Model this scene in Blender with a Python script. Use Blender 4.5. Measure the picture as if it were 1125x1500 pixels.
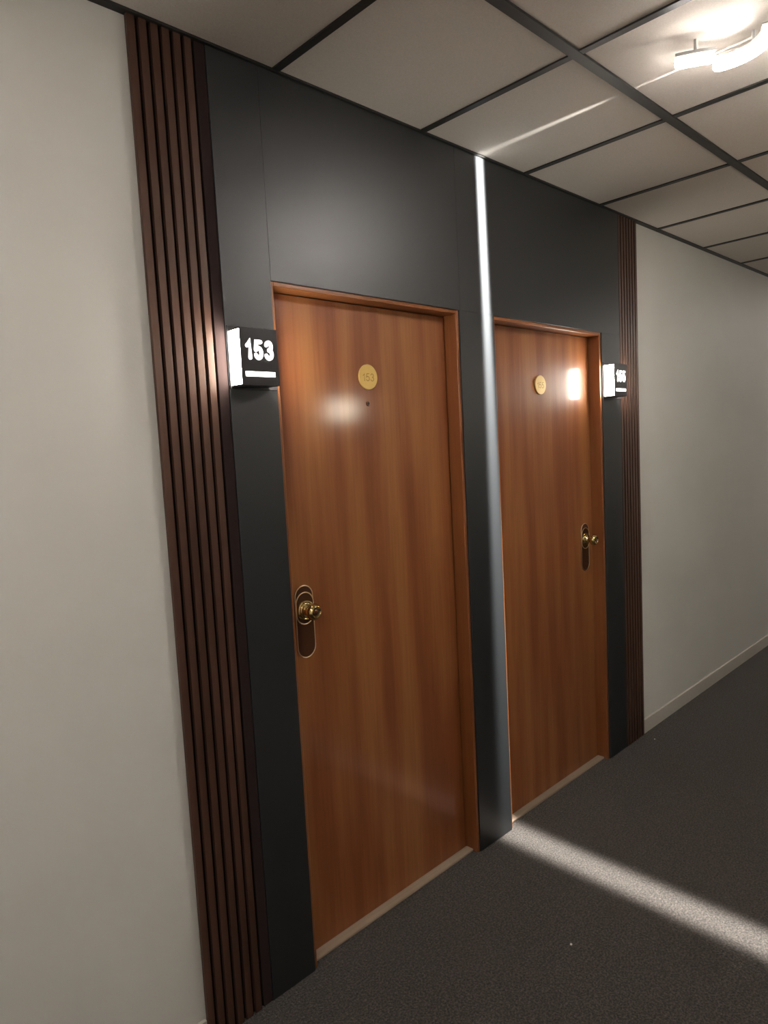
import bpy, bmesh, math, random
from mathutils import Vector, Matrix
random.seed(7)
C = bpy.context.scene.collection
for o in list(bpy.data.objects): bpy.data.objects.remove(o, do_unlink=True)

# ---------------------------------------------------------------- camera
def cam_axes(yaw, pit, rol):
    a, b, c = (math.radians(t) for t in (yaw, pit, rol))
    f = Vector((math.sin(a)*math.cos(b), math.cos(a)*math.cos(b), math.sin(b)))
    r = Vector((math.cos(a), -math.sin(a), 0)); u = r.cross(f)
    return math.cos(c)*r + math.sin(c)*u, -math.sin(c)*r + math.cos(c)*u, f
cd = bpy.data.cameras.new('camera'); cam = bpy.data.objects.new('camera', cd); C.objects.link(cam)
r_, u_, f_ = cam_axes(43.8188, -5.3804, -2.9739)
m = Matrix.Identity(4)
for i in range(3):
    m[i][0], m[i][1], m[i][2] = r_[i], u_[i], -f_[i]
m.translation = Vector((0, -1.6224, 1.599))
cam.matrix_world = m
cd.sensor_fit = 'VERTICAL'; cd.sensor_height = 24; cd.lens = 24*1002.06/1500; cd.clip_start = 0.02
bpy.context.scene.camera = cam

# ---------------------------------------------------------------- light and exposure
LAMP_E = 104.0          # radiance of the frosted tubes of the ceiling lamps
LAMP_RGB = (1.0, 0.93, 0.86)
SIGN_E = 70.0          # lit flanks of the room signs
SIGN_RGB = (1.0, 0.93, 0.82)
BEAM_W = 1700.0
LAMPS = [(2.075, -0.915), (-0.75, -0.95), (7.0, -0.95)]  # the last lamp is added out of view to brighten the right-hand wall
w = bpy.data.worlds.new('world'); bpy.context.scene.world = w; w.use_nodes = True
w.node_tree.nodes['Background'].inputs[0].default_value = (0.9, 0.9, 1, 1)
w.node_tree.nodes['Background'].inputs[1].default_value = 0.0
vs = bpy.context.scene.view_settings
vs.view_transform = 'Standard'; vs.look = 'None'; vs.gamma = 1; vs.exposure = 0.16; vs.use_curve_mapping = False

# ---------------------------------------------------------------- dimensions (metres)
CZ = 2.66                       # underside of the ceiling tiles
WY = 0.015                      # face of the white wall; panels stand proud to y = 0
X0, X1, YB = -2.2, 9.0, -2.05   # corridor ends, opposite wall
S0, P0, D1L, D1R, D2L, D2R, P1, S1 = 0.797, 1.005, 1.163, 1.988, 2.197, 3.028, 3.208, 3.398
DT = 2.082                      # top of the door openings in the panels
LY = 0.062                      # face of the door leaves

# ---------------------------------------------------------------- materials
def mat(name, col, rough=0.5, metal=0.0, spec=0.5):
    M = bpy.data.materials.new(name); M.use_nodes = True
    b = M.node_tree.nodes['Principled BSDF']
    b.inputs['Base Color'].default_value = (*col, 1); b.inputs['Roughness'].default_value = rough
    b.inputs['Metallic'].default_value = metal; b.inputs['Specular IOR Level'].default_value = spec
    return M
def N(M, t, **k):
    n = M.node_tree.nodes.new(t)
    for a, v in k.items(): setattr(n, a, v)
    return n
def L(M, a, b): M.node_tree.links.new(a, b)
def bsdf(M): return M.node_tree.nodes['Principled BSDF']
def coords(M, scale):
    tc = N(M, 'ShaderNodeTexCoord'); mp = N(M, 'ShaderNodeMapping'); mp.inputs['Scale'].default_value = scale
    g = N(M, 'ShaderNodeNewGeometry')
    L(M, g.outputs['Position'], mp.inputs['Vector']); return mp.outputs[0]
def noise(M, vec, scale, detail=3, rough=0.5):
    n = N(M, 'ShaderNodeTexNoise'); n.inputs['Scale'].default_value = scale
    n.inputs['Detail'].default_value = detail; n.inputs['Roughness'].default_value = rough
    L(M, vec, n.inputs['Vector']); return n.outputs['Fac']
def ramp(M, fac, stops):
    r = N(M, 'ShaderNodeValToRGB'); e = r.color_ramp.elements
    while len(e) < len(stops): e.new(0.5)
    for q, (p, c) in zip(e, stops): q.position = p; q.color = (*c, 1)
    L(M, fac, r.inputs[0]); return r.outputs[0]
def bump(M, fac, strength, dist):
    b = N(M, 'ShaderNodeBump'); b.inputs['Strength'].default_value = strength; b.inputs['Distance'].default_value = dist
    L(M, fac, b.inputs['Height']); L(M, b.outputs[0], bsdf(M).inputs['Normal'])
def mixc(M, a, b, fac, mode='MIX'):
    x = N(M, 'ShaderNodeMix', data_type='RGBA', blend_type=mode)
    if isinstance(fac, float): x.inputs[0].default_value = fac
    else: L(M, fac, x.inputs[0])
    for s, i in ((a, 6), (b, 7)):
        if isinstance(s, tuple): x.inputs[i].default_value = (*s, 1)
        else: L(M, s, x.inputs[i])
    return x.outputs[2]

def painted(name, c1, c2, rough=0.6):
    M = mat(name, c1, rough, spec=0.3)
    v = coords(M, (1, 1, 1))
    L(M, ramp(M, noise(M, v, 2.2, 4), [(0.3, c1), (0.7, c2)]), bsdf(M).inputs['Base Color'])
    bump(M, noise(M, v, 160, 3), 0.12, 0.002)
    return M
M_wall = painted('white_wall_paint', (0.755, 0.74, 0.70), (0.72, 0.705, 0.665), 0.55)
M_skirt = painted('skirting_paint', (0.66, 0.62, 0.56), (0.62, 0.585, 0.53), 0.4)

def wood(name, dark, light, rough, along='z', coat=0.0):
    M = mat(name, light, rough)
    sc = {'z': (1, 1, 0.035), 'x': (0.035, 1, 1)}[along]
    v = coords(M, sc); vb = coords(M, {'z': (1, 0.2, 0.09), 'x': (0.09, 0.2, 1)}[along])
    broad = noise(M, vb, 11, 2, 0.4); fine = noise(M, v, 95, 4, 0.65)
    mid = tuple((a+b)/2 for a, b in zip(dark, light))
    c1 = ramp(M, broad, [(0.36, dark), (0.5, mid), (0.64, light)])
    c2 = ramp(M, fine, [(0.3, (0.74, 0.68, 0.62)), (0.62, (1, 1, 1))])
    L(M, mixc(M, c1, c2, 0.55, 'MULTIPLY'), bsdf(M).inputs['Base Color'])
    bump(M, fine, 0.05, 0.0006)
    bsdf(M).inputs['Coat Weight'].default_value = coat; bsdf(M).inputs['Coat Roughness'].default_value = 0.13; bsdf(M).inputs['Specular IOR Level'].default_value = 0.3
    return M
M_door = wood('varnished_door_veneer', (0.225, 0.068, 0.020), (0.335, 0.130, 0.041), 0.5, 'z', 0.45)
M_frame = wood('varnished_frame_wood', (0.25, 0.086, 0.028), (0.31, 0.120, 0.043), 0.35, 'z', 0.3)
M_head = wood('varnished_head_wood', (0.25, 0.086, 0.028), (0.31, 0.120, 0.043), 0.35, 'x', 0.3)
M_slat = wood('dark_brown_slat_wood', (0.058, 0.026, 0.017), (0.082, 0.038, 0.026), 0.42); bsdf(M_slat).inputs['Specular IOR Level'].default_value = 0.6; bsdf(M_slat).inputs['Specular Tint'].default_value = (1, 0.84, 0.74, 1)
M_strip = mat('matt_dark_strip', (0.032, 0.021, 0.020), 0.95, spec=0.05)
M_sill = wood('pale_threshold_wood', (0.30, 0.23, 0.175), (0.38, 0.29, 0.22), 0.5, 'x')
M_felt = mat('black_felt', (0.012, 0.009, 0.009), 0.95, spec=0.1)

M_panel = mat('charcoal_laminate', (0.014, 0.015, 0.016), 0.42, spec=0.72)
v = coords(M_panel, (1, 1, 1))
L(M_panel, ramp(M_panel, noise(M_panel, v, 500, 2), [(0.3, (0.0115, 0.0125, 0.014)), (0.7, (0.017, 0.018, 0.0195))]), bsdf(M_panel).inputs['Base Color'])
bump(M_panel, noise(M_panel, v, 420, 2), 0.10, 0.0008)

M_tile = mat('mineral_ceiling_tile', (0.5, 0.46, 0.41), 0.9, spec=0.1)
v = coords(M_tile, (1, 1, 1))
L(M_tile, ramp(M_tile, noise(M_tile, v, 240, 4, 0.7), [(0.3, (0.64, 0.585, 0.53)), (0.7, (0.75, 0.69, 0.63))]), bsdf(M_tile).inputs['Base Color'])
bump(M_tile, noise(M_tile, v, 300, 3), 0.25, 0.001)
M_grid = mat('black_grid_metal', (0.022, 0.021, 0.019), 0.45)

M_carpet = mat('charcoal_carpet', (0.06, 0.055, 0.05), 1.0, spec=0.05)
v = coords(M_carpet, (1, 1, 1)); vs_ = coords(M_carpet, (1, 0.35, 1))
cf = ramp(M_carpet, noise(M_carpet, v, 150, 5, 0.9), [(0.36, (0.010, 0.0085, 0.008)), (0.5, (0.056, 0.048, 0.043)), (0.62, (0.160, 0.140, 0.125))])
cb = ramp(M_carpet, noise(M_carpet, vs_, 60, 4, 0.7), [(0.3, (0.75, 0.75, 0.75)), (0.7, (1.15, 1.12, 1.08))])
L(M_carpet, mixc(M_carpet, cf, cb, 0.8, 'MULTIPLY'), bsdf(M_carpet).inputs['Base Color'])
bump(M_carpet, noise(M_carpet, v, 170, 4, 0.8), 0.9, 0.006)
bsdf(M_carpet).inputs['Sheen Weight'].default_value = 0.15

M_brass = mat('polished_brass', (0.62, 0.46, 0.20), 0.16, 1.0)
M_plate = mat('dark_reflection_brass', (0.13, 0.052, 0.026), 0.3, 0.5)  # base colour darkened to hold the dim surroundings the brass reflects
M_edge = mat('brass_rim', (0.95, 0.75, 0.50), 0.3, 1.0)
M_disc = mat('matt_brass_disc', (0.60, 0.40, 0.12), 0.42, 0.35)
M_engr = mat('engraved_brass', (0.30, 0.19, 0.03), 0.6, 0.2)
M_dark = mat('dark_bore', (0.01, 0.008, 0.006), 0.4)
M_signblack = mat('satin_black_plastic', (0.022, 0.020, 0.022), 0.3)
M_white = mat('white_lamp_metal', (0.7, 0.7, 0.68), 0.4)
M_crumb = mat('white_crumb', (0.8, 0.78, 0.72), 0.6)
def emit(name, rgb, e):
    M = bpy.data.materials.new(name); M.use_nodes = True
    nt = M.node_tree; nt.nodes.clear()
    o = nt.nodes.new('ShaderNodeOutputMaterial'); q = nt.nodes.new('ShaderNodeEmission')
    q.inputs[0].default_value = (*rgb, 1); q.inputs[1].default_value = e
    nt.links.new(q.outputs[0], o.inputs[0]); return M
M_tube = emit('lit_lamp_tube', LAMP_RGB, LAMP_E)
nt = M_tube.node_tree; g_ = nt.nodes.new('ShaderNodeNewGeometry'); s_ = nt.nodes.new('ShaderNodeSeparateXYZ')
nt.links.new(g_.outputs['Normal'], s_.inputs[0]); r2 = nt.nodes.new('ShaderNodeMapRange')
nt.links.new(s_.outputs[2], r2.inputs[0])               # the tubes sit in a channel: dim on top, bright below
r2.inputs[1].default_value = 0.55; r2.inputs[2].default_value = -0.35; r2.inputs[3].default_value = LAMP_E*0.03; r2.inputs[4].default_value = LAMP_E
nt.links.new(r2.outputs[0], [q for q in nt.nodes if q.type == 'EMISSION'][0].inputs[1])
M_flank = emit('lit_sign_diffuser', SIGN_RGB, SIGN_E)
M_digit = emit('lit_sign_numerals', (1, 0.97, 0.93), 2.6)
M_reflbox = emit('lit_reflection_box', (1, 0.90, 0.72), 38.0)  # glow of the added box mirrored in the near door
M_bar = emit('lit_sign_bar', (1, 0.95, 0.87), 6.0)

# ---------------------------------------------------------------- mesh helpers
def box(bm, x0, x1, y0, y1, z0, z1):
    vs = [bm.verts.new((x, y, z)) for x in (x0, x1) for y in (y0, y1) for z in (z0, z1)]
    for f in ((0, 1, 3, 2), (4, 6, 7, 5), (0, 4, 5, 1), (2, 3, 7, 6), (0, 2, 6, 4), (1, 5, 7, 3)):
        bm.faces.new([vs[i] for i in f])
def rnd_box(bm, x0, x1, y0, y1, z0, z1, r=0.002, seg=2):
    t = bmesh.new(); box(t, x0, x1, y0, y1, z0, z1)
    bmesh.ops.bevel(t, geom=t.edges[:], offset=r, segments=seg, affect='EDGES', profile=0.5)
    me = bpy.data.meshes.new('t'); t.to_mesh(me); t.free(); bm.from_mesh(me); bpy.data.meshes.remove(me)
def lathe(bm, prof, origin, axis, n=40):
    """profile of (radius, distance along axis)"""
    ax = Vector(axis).normalized(); a = ax.orthogonal().normalized(); b = ax.cross(a); O = Vector(origin)
    rings = []
    for r, h in prof:
        if r < 1e-6: rings.append([bm.verts.new(O+ax*h)])
        else: rings.append([bm.verts.new(O+ax*h+(a*math.cos(2*math.pi*k/n)+b*math.sin(2*math.pi*k/n))*r) for k in range(n)])
    for p, q in zip(rings, rings[1:]):
        for k in range(n):
            k2 = (k+1) % n
            if len(p) == 1 and len(q) == 1: continue
            if len(p) == 1: bm.faces.new((p[0], q[k], q[k2]))
            elif len(q) == 1: bm.faces.new((p[k], q[0], p[k2]))
            else: bm.faces.new((p[k], q[k], q[k2], p[k2]))
def tube(bm, pts, r, n=14):
    pts = [Vector(p) for p in pts]; rings = []
    for i, p in enumerate(pts):
        t = (pts[min(i+1, len(pts)-1)]-pts[max(i-1, 0)]).normalized()
        s = t.cross(Vector((0, 0, 1))).normalized(); u = s.cross(t)
        rings.append([bm.verts.new(p+(s*math.cos(2*math.pi*k/n)+u*math.sin(2*math.pi*k/n))*r) for k in range(n)])
    for a, b in zip(rings, rings[1:]):
        for k in range(n): bm.faces.new((a[k], b[k], b[(k+1) % n], a[(k+1) % n]))
    for e, sgn in ((0, -1), (-1, 1)):                   # rounded ends
        t = (pts[1]-pts[0]).normalized()*-1 if e == 0 else (pts[-1]-pts[-2]).normalized()
        ring = rings[e]; c = pts[e]; cur = ring
        for q in (0.35, 0.7):
            nr = [bm.verts.new(c+t*r*math.sin(q*math.pi/2)+(vv.co-c)*math.cos(q*math.pi/2)) for vv in ring]
            for k in range(n): bm.faces.new((cur[k], nr[k], nr[(k+1) % n], cur[(k+1) % n]))
            cur = nr
        tip = bm.verts.new(c+t*r)
        for k in range(n): bm.faces.new((cur[k], tip, cur[(k+1) % n]))
def obj(name, bm, M, parent=None, smooth=None, origin=None):
    bmesh.ops.recalc_face_normals(bm, faces=bm.faces[:])
    base = Vector(origin) if origin else (Vector(parent['_o']) if parent and '_o' in parent else Vector((0, 0, 0)))
    if base.length: bmesh.ops.translate(bm, verts=bm.verts[:], vec=-base)
    me = bpy.data.meshes.new(name); bm.to_mesh(me); bm.free()
    me.materials.append(M)
    o = bpy.data.objects.new(name, me); C.objects.link(o)
    if smooth:
        for p in me.polygons: p.use_smooth = True
        me.set_sharp_from_angle(angle=math.radians(smooth))
        if smooth <= 35:
            wn = o.modifiers.new('wn', 'WEIGHTED_NORMAL'); wn.keep_sharp = True; wn.weight = 100
    if parent is None: o.location = base
    else: o.parent = parent
    if parent and '_o' in parent: o['_o'] = tuple(parent['_o'])
    if parent is None: o['_o'] = tuple(base)
    return o
def thing(name, label, cat=None, loc=(0, 0, 0), group=None, kind=None):
    o = bpy.data.objects.new(name, None); C.objects.link(o); o.location = loc; o['_o'] = tuple(loc)
    o.empty_display_size = 0.05; tag(o, label, cat, group, kind); return o
def tag(o, label=None, cat=None, group=None, kind=None):
    if label: o['label'] = label
    if cat: o['category'] = cat
    if group: o['group'] = group
    if kind: o['kind'] = kind
    return o
def stroke_arc(cx, cy, rx, ry, a0, a1, n=14):
    return [(cx+rx*math.cos(math.radians(a0+(a1-a0)*i/n)), cy+ry*math.sin(math.radians(a0+(a1-a0)*i/n))) for i in range(n+1)]
GLYPH = {'1': (0.34, [[(0.0, 0.74), (0.14, 0.82), (0.25, 1.0), (0.25, 0.0)]]),
         '5': (0.60, [[(0.55, 1.0), (0.13, 1.0), (0.04, 0.50)], stroke_arc(0.29, 0.31, 0.29, 0.31, 140, -155)]),
         '3': (0.60, [stroke_arc(0.29, 0.755, 0.25, 0.245, 160, -85), stroke_arc(0.29, 0.265, 0.29, 0.265, 85, -160)])}
def place_text(body, w, h, bold, depth, cx, y, cz):
    """numerals of even stroke width `bold` in the wall plane, facing -y, fitted to w x h"""
    gm = bold+0.0034; tot = sum(GLYPH[c][0] for c in body)
    sx, sz = (w-bold-gm*(len(body)-1))/tot, (h-bold); gap = gm/sx; bm = bmesh.new(); u = 0
    for c in body:
        for line in GLYPH[c][1]:
            P = [Vector((cx-w/2+bold/2+(u+a)*sx, cz-h/2+bold/2+b*sz)) for a, b in line]
            Lf, Rt = [], []
            for i, p in enumerate(P):
                d1 = (P[i]-P[i-1]).normalized() if i else (P[1]-P[0]).normalized()
                d2 = (P[i+1]-P[i]).normalized() if i < len(P)-1 else d1
                n = Vector((-(d1+d2).y, (d1+d2).x)).normalized(); k = min(1.6, 1/max(0.5, n.dot(Vector((-d1.y, d1.x)))))
                Lf.append(p+n*bold/2*k); Rt.append(p-n*bold/2*k)
            def cap(p, d):
                a0 = math.atan2(d.y, d.x)
                return [p+Vector((math.cos(a0+t), math.sin(a0+t)))*bold/2 for t in (0.9, 0.45, 0, -0.45, -0.9)]
            d = (P[-1]-P[-2]).normalized(); ds = (P[0]-P[1]).normalized()
            e1, e0 = cap(P[-1], d), cap(P[0], ds)
            def ext(pts):
                A = [bm.verts.new((q.x, y-depth/2, q.y)) for q in pts]; B = [bm.verts.new((q.x, y+depth/2, q.y)) for q in pts]
                bm.faces.new(A); bm.faces.new(B[::-1])
                for i in range(len(A)): j = (i+1) % len(A); bm.faces.new((A[i], B[i], B[j], A[j]))
            for i in range(len(P)-1): ext([Lf[i], Lf[i+1], Rt[i+1], Rt[i]])
            ext([Lf[-1]]+e1+[Rt[-1]]); ext([Rt[0]]+e0+[Lf[0]])
        u += GLYPH[c][0]+gap
    return bm

# ---------------------------------------------------------------- the setting
bm = bmesh.new(); box(bm, X0, X1, YB, 0.14, -0.05, 0.0)
tag(obj('floor', bm, M_carpet), 'charcoal loop carpet of the corridor floor', kind='structure')

bm = bmesh.new(); box(bm, X0, X1, YB, 0.14, CZ, CZ+0.05)
ceil = tag(obj('ceiling', bm, M_tile), 'suspended ceiling of beige mineral tiles', kind='structure')
bm = bmesh.new()
for yy in (-0.588, -1.194, -1.80):
    box(bm, X0, X1, yy-0.0155, yy+0.0155, CZ-0.007, CZ+0.001)
k = -6
while 1.219+0.604*k < X1-0.05:
    xx = 1.219+0.604*k; k += 1
    if xx > X0+0.05: box(bm, xx-0.0115, xx+0.0115, YB+0.001, WY-0.001, CZ-0.005, CZ+0.001)
obj('ceiling_grid', bm, M_grid, ceil)
bm = bmesh.new(); box(bm, X0, X1, WY-0.024, WY-0.0002, CZ-0.006, CZ+0.001); box(bm, X0, X1, YB+0.0002, YB+0.024, CZ-0.006, CZ+0.001)
obj('perimeter_angle', bm, M_grid, ceil)

bm = bmesh.new()                                      # wall with two door openings
ox = [(1.150, 2.002), (2.183, 3.042)]
xs = [X0, ox[0][0], ox[0][1], ox[1][0], ox[1][1], X1]
for i in (0, 2, 4): box(bm, xs[i], xs[i+1], WY, 0.14, 0, CZ)
for a, b in ox: box(bm, a, b, WY, 0.14, DT+0.014, CZ)
tag(obj('wall_back', bm, M_wall), 'off-white painted corridor wall the doors are set in', kind='structure')
bm = bmesh.new(); box(bm, X0, X1, YB-0.1, YB, 0, CZ); tag(obj('wall_front', bm, M_wall), 'off-white wall opposite the doors', kind='structure')
bm = bmesh.new(); box(bm, X0-0.1, X0, YB, 0.14, 0, CZ); tag(obj('wall_left', bm, M_wall), 'wall closing the near corridor end', kind='structure')
bm = bmesh.new(); box(bm, X1, X1+0.1, YB, 0.14, 0, CZ); tag(obj('wall_right', bm, M_wall), 'wall closing the far corridor end', kind='structure')
bm = bmesh.new(); box(bm, 1.10, 3.10, 0.14, 0.16, 0, 2.2); tag(obj('trim_1', bm, M_felt), 'dark backing behind the doors', kind='structure')

bm = bmesh.new(); box(bm, 1.7, 6.6, YB-0.001, YB+0.012, 0, CZ-0.007)  # unseen cladding added to darken what the doors and panels reflect
tag(obj('trim_2', bm, M_panel), 'charcoal cladding added on the unseen opposite wall to darken reflections', kind='structure')

def skirting(name, a, b, y0, y1, label):
    bm = bmesh.new(); rnd_box(bm, a, b, y0, y1, -0.001, 0.075, 0.003, 2)
    tag(obj(name, bm, M_skirt, smooth=30), label, kind='structure')
skirting('baseboard_right', S1+0.0006, X1-0.001, WY-0.011, WY+0.001, 'pale painted skirting running away at right')
skirting('baseboard_left', X0+0.001, S0-0.0006, WY-0.011, WY+0.001, 'pale painted skirting left of the slats')
skirting('baseboard_front', X0+0.001, 1.699, YB-0.001, YB+0.011, 'pale painted skirting of the opposite wall')

# ---------------------------------------------------------------- charcoal cladding
PZ = CZ-0.0065
def panel(x0, x1, z0, z1, label):
    bm = bmesh.new(); rnd_box(bm, x0+0.0004, x1-0.0004, 0.0, WY-0.0003, z0, z1, 0.0006, 1)
    return tag(obj('cladding_panel', bm, M_panel, origin=((x0+x1)/2, WY, z0)), label, 'wall panel', 'charcoal wall panels around the doors')
panel(P0, D1L, 0.001, PZ, 'charcoal laminate strip left of door 153, carrying its lit sign')
panel(D1L, D1R+0.006, DT, PZ, 'charcoal laminate panel above the near door 153, with a soft sheen')
panel(D1R, D2L, 0.001, DT, 'charcoal laminate strip between the two doors, streaked by the light beam')
panel(D1R+0.006, P1, DT, PZ, 'charcoal laminate panel above the far door')
panel(D2R, P1, 0.001, DT, 'charcoal laminate strip right of the far door, carrying the far lit sign')

def slat_panel(x0, x1, label, strip=False):
    t = thing('slat_panel', label, 'slat panel', ((x0+x1)/2, WY, 0.001), 'dark brown slat panels beside the cladding')
    n = 7; pitch = 0.0297 if strip else (x1-x0-0.0200)/(n-1)
    bm = bmesh.new(); box(bm, x0+0.002, x1-0.002, 0.010, WY-0.0003, 0.001, PZ); obj('backing', bm, M_felt, t)
    bm = bmesh.new()
    for i in range(n-1 if strip else n):
        a = x0+i*pitch; rnd_box(bm, a, a+0.0195, -0.001, 0.0102, 0.001, PZ, 0.0006, 2)
    obj('slats', bm, M_slat, t, smooth=35)
    if strip:
        bm = bmesh.new(); rnd_box(bm, x1-0.0305, x1-0.0008, 0.0025, 0.0102, 0.001, PZ, 0.0008, 2)
        tag(obj('edge_strip', bm, M_strip, t, smooth=35), 'matt dark edge strip, slightly recessed')
slat_panel(S0, P0, 'near dark brown vertical slat panel between white wall and sign 153', True)
slat_panel(P1, S1, 'far dark brown vertical slat panel right of the far door')

# ---------------------------------------------------------------- doors
def frame_member(bm, pts_fn):
    pts_fn(bm)
def make_door(n, x0, x1, knob_x, side, label, number):
    """x0..x1: opening in the cladding; side = +1 when the knob is at the left"""
    D = thing('door_%d' % n, label, None, ((x0+x1)/2, LY, 0), None, 'structure')
    t = 0.0125                                         # visible width of the frame edge
    fy0, fy1 = 0.006, 0.112
    bm = bmesh.new()
    rnd_box(bm, x0-0.004, x0+t, fy0, fy1, 0, DT+0.005, 0.003, 3)
    rnd_box(bm, x1-t, x1+0.004, fy0, fy1, 0, DT+0.005, 0.003, 3)
    obj('door_jamb', bm, M_frame, D, smooth=35)
    bm = bmesh.new(); rnd_box(bm, x0+t-0.001, x1-t+0.001, fy0, fy1, DT-t-0.001, DT+0.005, 0.003, 3)
    obj('door_head', bm, M_head, D, smooth=35)
    bm = bmesh.new(); rnd_box(bm, x0+t+0.0035, x1-t-0.0045, LY, LY+0.042, 0.006, DT-t-0.004, 0.0015, 2)
    obj('door_leaf', bm, M_door, D, smooth=35)
    bm = bmesh.new(); rnd_box(bm, x0+t, x1-t, 0.026, LY-0.0005, 0.0, 0.009, 0.003, 2)
    tag(obj('threshold', bm, M_sill, D, smooth=35), 'pale worn wooden threshold strip')
    # escutcheon: long plate with rounded ends and a raised rim
    def stadium(w_, za, zb, seg=22):
        r = w_/2; out = []
        for i in range(seg+1):
            a = math.pi*i/seg; out.append((r*math.cos(a), zb-r+r*math.sin(a)))
        for i in range(seg+1):
            a = math.pi+math.pi*i/seg; out.append((r*math.cos(a), za+r+r*math.sin(a)))
        return out
    def plate(w_, za, zb, ya, yb, M, nm, rim):
        bm = bmesh.new(); o1 = stadium(w_, za, zb)
        A = [bm.verts.new((knob_x+x, ya, z)) for x, z in o1]; B = [bm.verts.new((knob_x+x, yb, z)) for x, z in o1]
        bm.faces.new(B)
        for i in range(len(A)): j = (i+1) % len(A); bm.faces.new((A[i], A[j], B[j], B[i]))
        bm.faces.new(A[::-1])
        e = obj(nm, bm, M, D, smooth=35)
        bm = bmesh.new(); pts = o1+[o1[0]]
        rr = 0.0019
        rings = []
        for i in range(len(o1)):
            x, z = o1[i]; nx, nz = o1[(i+1) % len(o1)]; px, pz = o1[i-1]
            tx, tz = nx-px, nz-pz; l = math.hypot(tx, tz); ox_, oz_ = tz/l, -tx/l
            rings.append([bm.verts.new((knob_x+x+ox_*rr*math.cos(a), yb-rr*math.sin(a)*0.8, z+oz_*rr*math.cos(a))) for a in [2*math.pi*q/8 for q in range(8)]])
        for i in range(len(rings)):
            p, q = rings[i], rings[(i+1) % len(rings)]
            for k in range(8): bm.faces.new((p[k], q[k], q[(k+1) % 8], p[(k+1) % 8]))
        obj(rim, bm, M_edge, e, smooth=60)
        return e
    plate(0.068, 0.962, 1.188, LY, LY-0.003, M_plate, 'escutcheon', 'escutcheon_rim')
    plate(0.066, 1.068, 1.167, LY-0.003, LY-0.0055, M_plate, 'lock_plate', 'lock_plate_rim')
    bm = bmesh.new()
    zc = 1.112
    lathe(bm, [(0, 0.0055), (0.030, 0.0055), (0.0315, 0.008), (0.030, 0.0115), (0.027, 0.013), (0.0245, 0.012), (0.023, 0.015), (0.020, 0.0165), (0, 0.0165)], (knob_x, LY, zc), (0, -1, 0))
    obj('rose', bm, M_brass, D, smooth=40)
    bm = bmesh.new()
    lathe(bm, [(0.0185, 0.014), (0.0175, 0.017), (0.013, 0.020), (0.0115, 0.024), (0.0125, 0.029), (0.0175, 0.034), (0.0235, 0.040), (0.0262, 0.046),
               (0.0258, 0.052), (0.0232, 0.058), (0.0195, 0.0625), (0.0175, 0.064), (0.0155, 0.0635), (0.0135, 0.0605), (0.009, 0.0595), (0, 0.0595)], (knob_x, LY, zc), (0, -1, 0), 48)
    kb = obj('doorknob', bm, M_brass, D, smooth=40)
    bm = bmesh.new(); lathe(bm, [(0, 0.059), (0.0075, 0.059), (0.0075, 0.0625), (0.0062, 0.0635), (0, 0.0635)], (knob_x, LY, zc), (0, -1, 0), 24)
    obj('lock_cylinder', bm, M_plate, kb, smooth=40)
    # number disc
    cx = (x0+x1)/2-0.003 if n == 1 else 2.594
    bm = bmesh.new(); lathe(bm, [(0, 0), (0.0415, 0), (0.0415, 0.0035), (0.0405, 0.0048), (0.0385, 0.005), (0, 0.005)], (cx, LY, 1.834), (0, -1, 0), 64)
    dsc = tag(obj('number_disc', bm, M_disc, D, smooth=30), 'round brass number disc')
    bm = place_text(number, 0.050, 0.026, 0.0026, 0.0006, cx, LY-0.0051, 1.833)
    obj('numerals', bm, M_engr, dsc)
    if n == 1:
        bm = bmesh.new(); lathe(bm, [(0.008, 0), (0.008, 0.0015), (0.0065, 0.0028), (0.0045, 0.0022), (0.0045, 0.001)], (1.568, LY, 1.747), (0, -1, 0), 28)
        ph = obj('peephole', bm, M_plate, D, smooth=40)
        bm = bmesh.new(); lathe(bm, [(0, 0.0016), (0.003, 0.0012), (0.0046, 0.0004), (0.0046, 0)], (1.568, LY, 1.747), (0, -1, 0), 20)
        obj('lens', bm, M_dark, ph, smooth=60)
    return D
make_door(1, D1L, D1R, 1.252, 1, 'near varnished wooden door with knob at left, numbered 153', '153')
make_door(2, D2L, D2R, 2.938, -1, 'far varnished wooden door with knob at right, beyond the light streak', '155')

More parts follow.
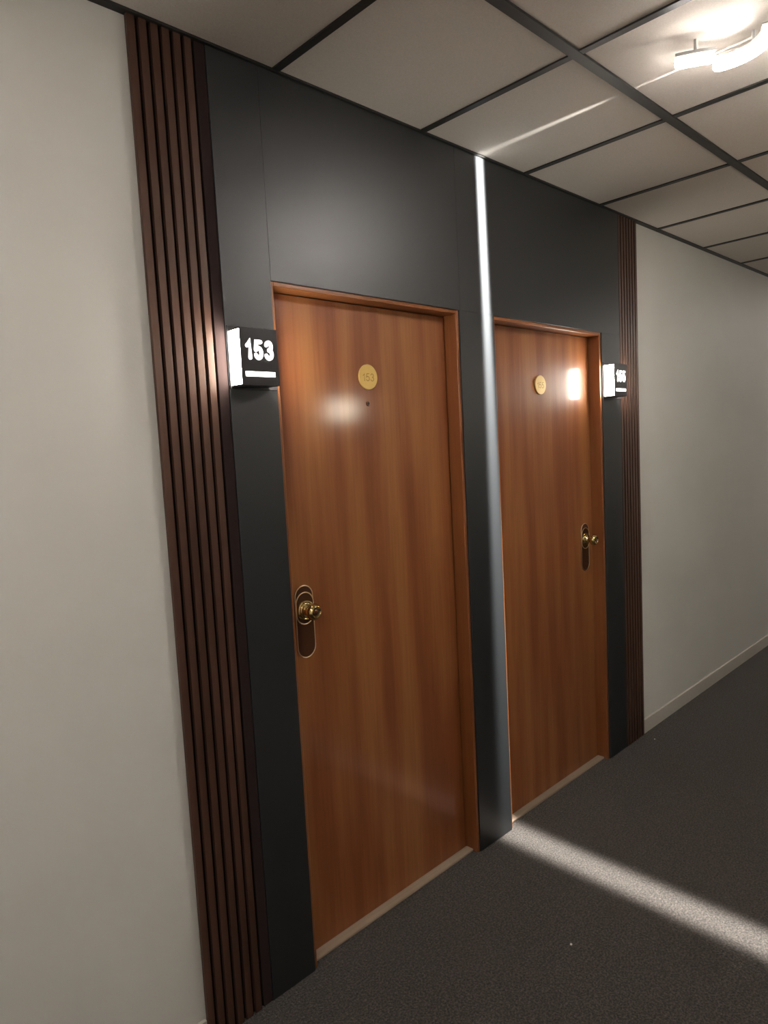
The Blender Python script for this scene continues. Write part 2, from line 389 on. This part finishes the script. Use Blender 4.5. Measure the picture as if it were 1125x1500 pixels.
# ---------------------------------------------------------------- lit room signs
def room_sign(xl, label, number=None, base=0.150, wall_y=0.0, flip=False, group='lit room number signs'):
    """hollow black sign with glowing acrylic flanks; xl = left edge seen from the front"""
    s = 1 if not flip else -1
    W, Dp, z0, z1 = 0.118, 0.058, 1.782, 1.934
    t = thing('room_number_sign', label, 'sign', (xl+s*W/2, wall_y, z0), group)
    def b(bm, a0, a1, d0, d1, za, zb, r=0.0):
        xa, xb = sorted((xl+s*a0, xl+s*a1)); ya, yb = sorted((wall_y-s*d0, wall_y-s*d1))
        (rnd_box(bm, xa, xb, ya, yb, za, zb, r, 2) if r else box(bm, xa, xb, ya, yb, za, zb))
    bm = bmesh.new(); b(bm, -0.004, base-0.004, 0.0003, 0.004, z0-0.006, z1+0.012, 0.001); obj('back_plate', bm, M_signblack, t, smooth=30)
    bm = bmesh.new(); b(bm, 0.0, W, Dp-0.004, Dp, z0, z1, 0.001); obj('front_plate', bm, M_signblack, t, smooth=30)
    for za in (z0, z1-0.004):
        bm = bmesh.new(); b(bm, 0.001, W-0.001, 0.004, Dp-0.004, za, za+0.004); obj('casing', bm, M_signblack, t)
    for a in (0.0015, W-0.0065):
        bm = bmesh.new(); b(bm, a, a+0.005, 0.0042, Dp-0.0042, z0+0.0042, z1-0.0042); tag(obj('side_diffuser', bm, M_flank, t), 'glowing white side of the sign')
    bm = bmesh.new(); b(bm, 0.010, W-0.014, Dp+0.0002, Dp+0.0022, 1.8055, 1.8185, 0.0009); tag(obj('light_bar', bm, M_bar, t, smooth=30), 'glowing bar below the number')
    if number:
        bm = place_text(number, 0.089, 0.0535, 0.0112, 0.002, xl+0.0585, wall_y-(Dp+0.0012), 1.876)
        tag(obj('numerals', bm, M_digit, t), 'glowing white number')
    return t
room_sign(1.0115, 'glowing room sign 153 between the near slats and the near door', '153')
room_sign(3.037, 'overexposed glowing room sign right of the far door', '155', base=0.172)

t = thing('reflection_box', 'glowing box added on the unseen opposite wall for its reflection in the near door', 'added light box', (3.20, YB+0.012, 1.80))  # box added opposite to give the near door its bright reflection
bm = bmesh.new(); rnd_box(bm, 3.10, 3.36, YB+0.0125, YB+0.022, 1.80, 1.97, 0.002, 2); obj('back_plate', bm, M_signblack, t, smooth=30)
bm = bmesh.new(); rnd_box(bm, 3.11, 3.35, YB+0.022, YB+0.085, 1.815, 1.955, 0.012, 4); obj('diffuser', bm, M_reflbox, t, smooth=40)

# ---------------------------------------------------------------- ceiling lamps
def arc(cx, cy, r, a0, a1, z0, z1, n=26, r1=None):
    out = []
    for i in range(n+1):
        q = i/n; a = math.radians(a0+(a1-a0)*q); rr = r+((r1 or r)-r)*q
        out.append((cx+rr*math.cos(a), cy+rr*math.sin(a), z0+(z1-z0)*q))
    return out
def ceiling_lamp(x, y, label, beam=False):
    t = thing('ceiling_lamp', label, 'ceiling lamp', (x, y, CZ), 'curved tube ceiling lamps')
    cx, cy = x+0.20, y-0.30
    bm = bmesh.new(); lathe(bm, [(0, 0.0), (0.060, 0.0), (0.062, 0.004), (0.062, 0.018), (0.058, 0.022), (0, 0.022)], (cx, cy, CZ), (0, 0, -1), 48)
    obj('canopy', bm, M_white, t, smooth=30)
    runs = [arc(x-0.065, y+0.005, 0.107, 27, -75, 2.606, 2.606),
            [(x-0.070+0.040*q/10, y+0.118-0.064*q/10-0.004*math.sin(q/10*math.pi), 2.606) for q in range(11)],
            arc(cx, cy, 0.12, 170, 400, 2.606, 2.606),
            arc(cx+0.02, cy-0.02, 0.20, 185, 395, 2.606, 2.606)]  # outer arc added out of view for more light output
    for i, rn in enumerate(runs):
        bm = bmesh.new(); h = 0.019; z = 2.6215           # opaque channel holding the tube
        P = [Vector((p[0], p[1])) for p in rn]; prev = None
        P = [P[0]+(P[0]-P[1]).normalized()*0.012]+P[1:-1]+[P[-1]+(P[-1]-P[-2]).normalized()*0.012]
        for k, p in enumerate(P):
            d = (P[min(k+1, len(P)-1)]-P[max(k-1, 0)]).normalized(); n_ = Vector((-d.y, d.x))
            sec = [(-h, -0.005), (-h, 0.004), (h, 0.004), (h, -0.005), (h-0.002, -0.005), (h-0.002, 0), (-h+0.002, 0), (-h+0.002, -0.005)]
            ring = [bm.verts.new((p.x+n_.x*a, p.y+n_.y*a, z+b)) for a, b in sec]
            if prev:
                for q in range(8): bm.faces.new((prev[q], ring[q], ring[(q+1) % 8], prev[(q+1) % 8]))
            if k in (0, len(P)-1): bm.faces.new(ring)
            prev = ring
        obj('channel', bm, M_white, t)
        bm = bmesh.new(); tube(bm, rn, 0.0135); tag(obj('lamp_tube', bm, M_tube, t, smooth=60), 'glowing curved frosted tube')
    for rn in runs:                                       # a short stem holds each tube under the ceiling
        p = rn[len(rn)//2]
        bm = bmesh.new(); lathe(bm, [(0, 0), (0.005, 0), (0.005, CZ-2.6255), (0, CZ-2.6255)], (p[0], p[1], 2.6255), (0, 0, 1), 16)
        obj('stem', bm, M_white, t, smooth=40)
    if beam:                                              # the narrow fan of light that leaves the gap between two tubes
        ld = bpy.data.lights.new('gap_light', 'POINT'); ld.energy = BEAM_W; ld.shadow_soft_size = 0.004; ld.color = (1.0, 0.99, 0.94)
        ld.use_nodes = True; nt = ld.node_tree; em = nt.nodes['Emission']
        tc = nt.nodes.new('ShaderNodeTexCoord'); sp = nt.nodes.new('ShaderNodeSeparateXYZ')
        nt.links.new(tc.outputs['Normal'], sp.inputs[0])
        def mth(op, a, b=None):
            q = nt.nodes.new('ShaderNodeMath'); q.operation = op
            for i, s in enumerate((a, b)):
                if s is None: continue
                if isinstance(s, (int, float)): q.inputs[i].default_value = s
                else: nt.links.new(s, q.inputs[i])
            return q.outputs[0]
        n = mth('DIVIDE', sp.outputs[0], 0.025); n2 = mth('POWER', mth('ABSOLUTE', n), 3.0)
        e = mth('EXPONENT', mth('MULTIPLY', n2, -1.0))
        up = nt.nodes.new('ShaderNodeMapRange'); nt.links.new(sp.outputs[2], up.inputs[0])   # upward rays dimmed to keep the ceiling streak faint
        up.inputs[1].default_value = 0.076; up.inputs[2].default_value = 0.084; up.inputs[3].default_value = 1.0; up.inputs[4].default_value = 0.0
        u2 = nt.nodes.new('ShaderNodeMapRange'); nt.links.new(sp.outputs[2], u2.inputs[0])
        u2.inputs[1].default_value = 0.08; u2.inputs[2].default_value = 0.24; u2.inputs[3].default_value = 0.045; u2.inputs[4].default_value = 0.0015
        nt.links.new(mth('MULTIPLY', e, mth('MAXIMUM', up.outputs[0], u2.outputs[0])), em.inputs['Strength'])
        lo = bpy.data.objects.new('gap_light', ld); C.objects.link(lo); lo.parent = t
        lo.location = (2.143-x, -0.80-y, 2.590-CZ); lo.rotation_euler = (0, math.radians(-0.9), 0)
    return t
for i, (x, y) in enumerate(LAMPS):
    ceiling_lamp(x, y, ['glowing curved tube lamp on the ceiling at upper right',
                        'ceiling lamp behind the camera, out of the photo',
                        'ceiling lamp added farther along the unseen corridor to brighten the right-hand wall'][i], i == 0)

# ---------------------------------------------------------------- small bits on the carpet
def crumb(x, y, s, label):
    bm = bmesh.new(); bmesh.ops.create_icosphere(bm, subdivisions=2, radius=s)
    for q in bm.verts: q.co = q.co*random.uniform(0.75, 1.15); q.co.z *= 0.6
    bmesh.ops.translate(bm, verts=bm.verts[:], vec=(x, y, s*0.5))
    tag(obj('crumb', bm, M_crumb, smooth=60, origin=(x, y, 0)), label, 'crumb')
crumb(1.781, -0.52, 0.0042, 'tiny white crumb on the carpet before the near door')
crumb(3.377, -0.066, 0.0035, 'tiny pale crumb on the carpet by the far slats')

for o in bpy.data.objects:
    if '_o' in o: del o['_o']
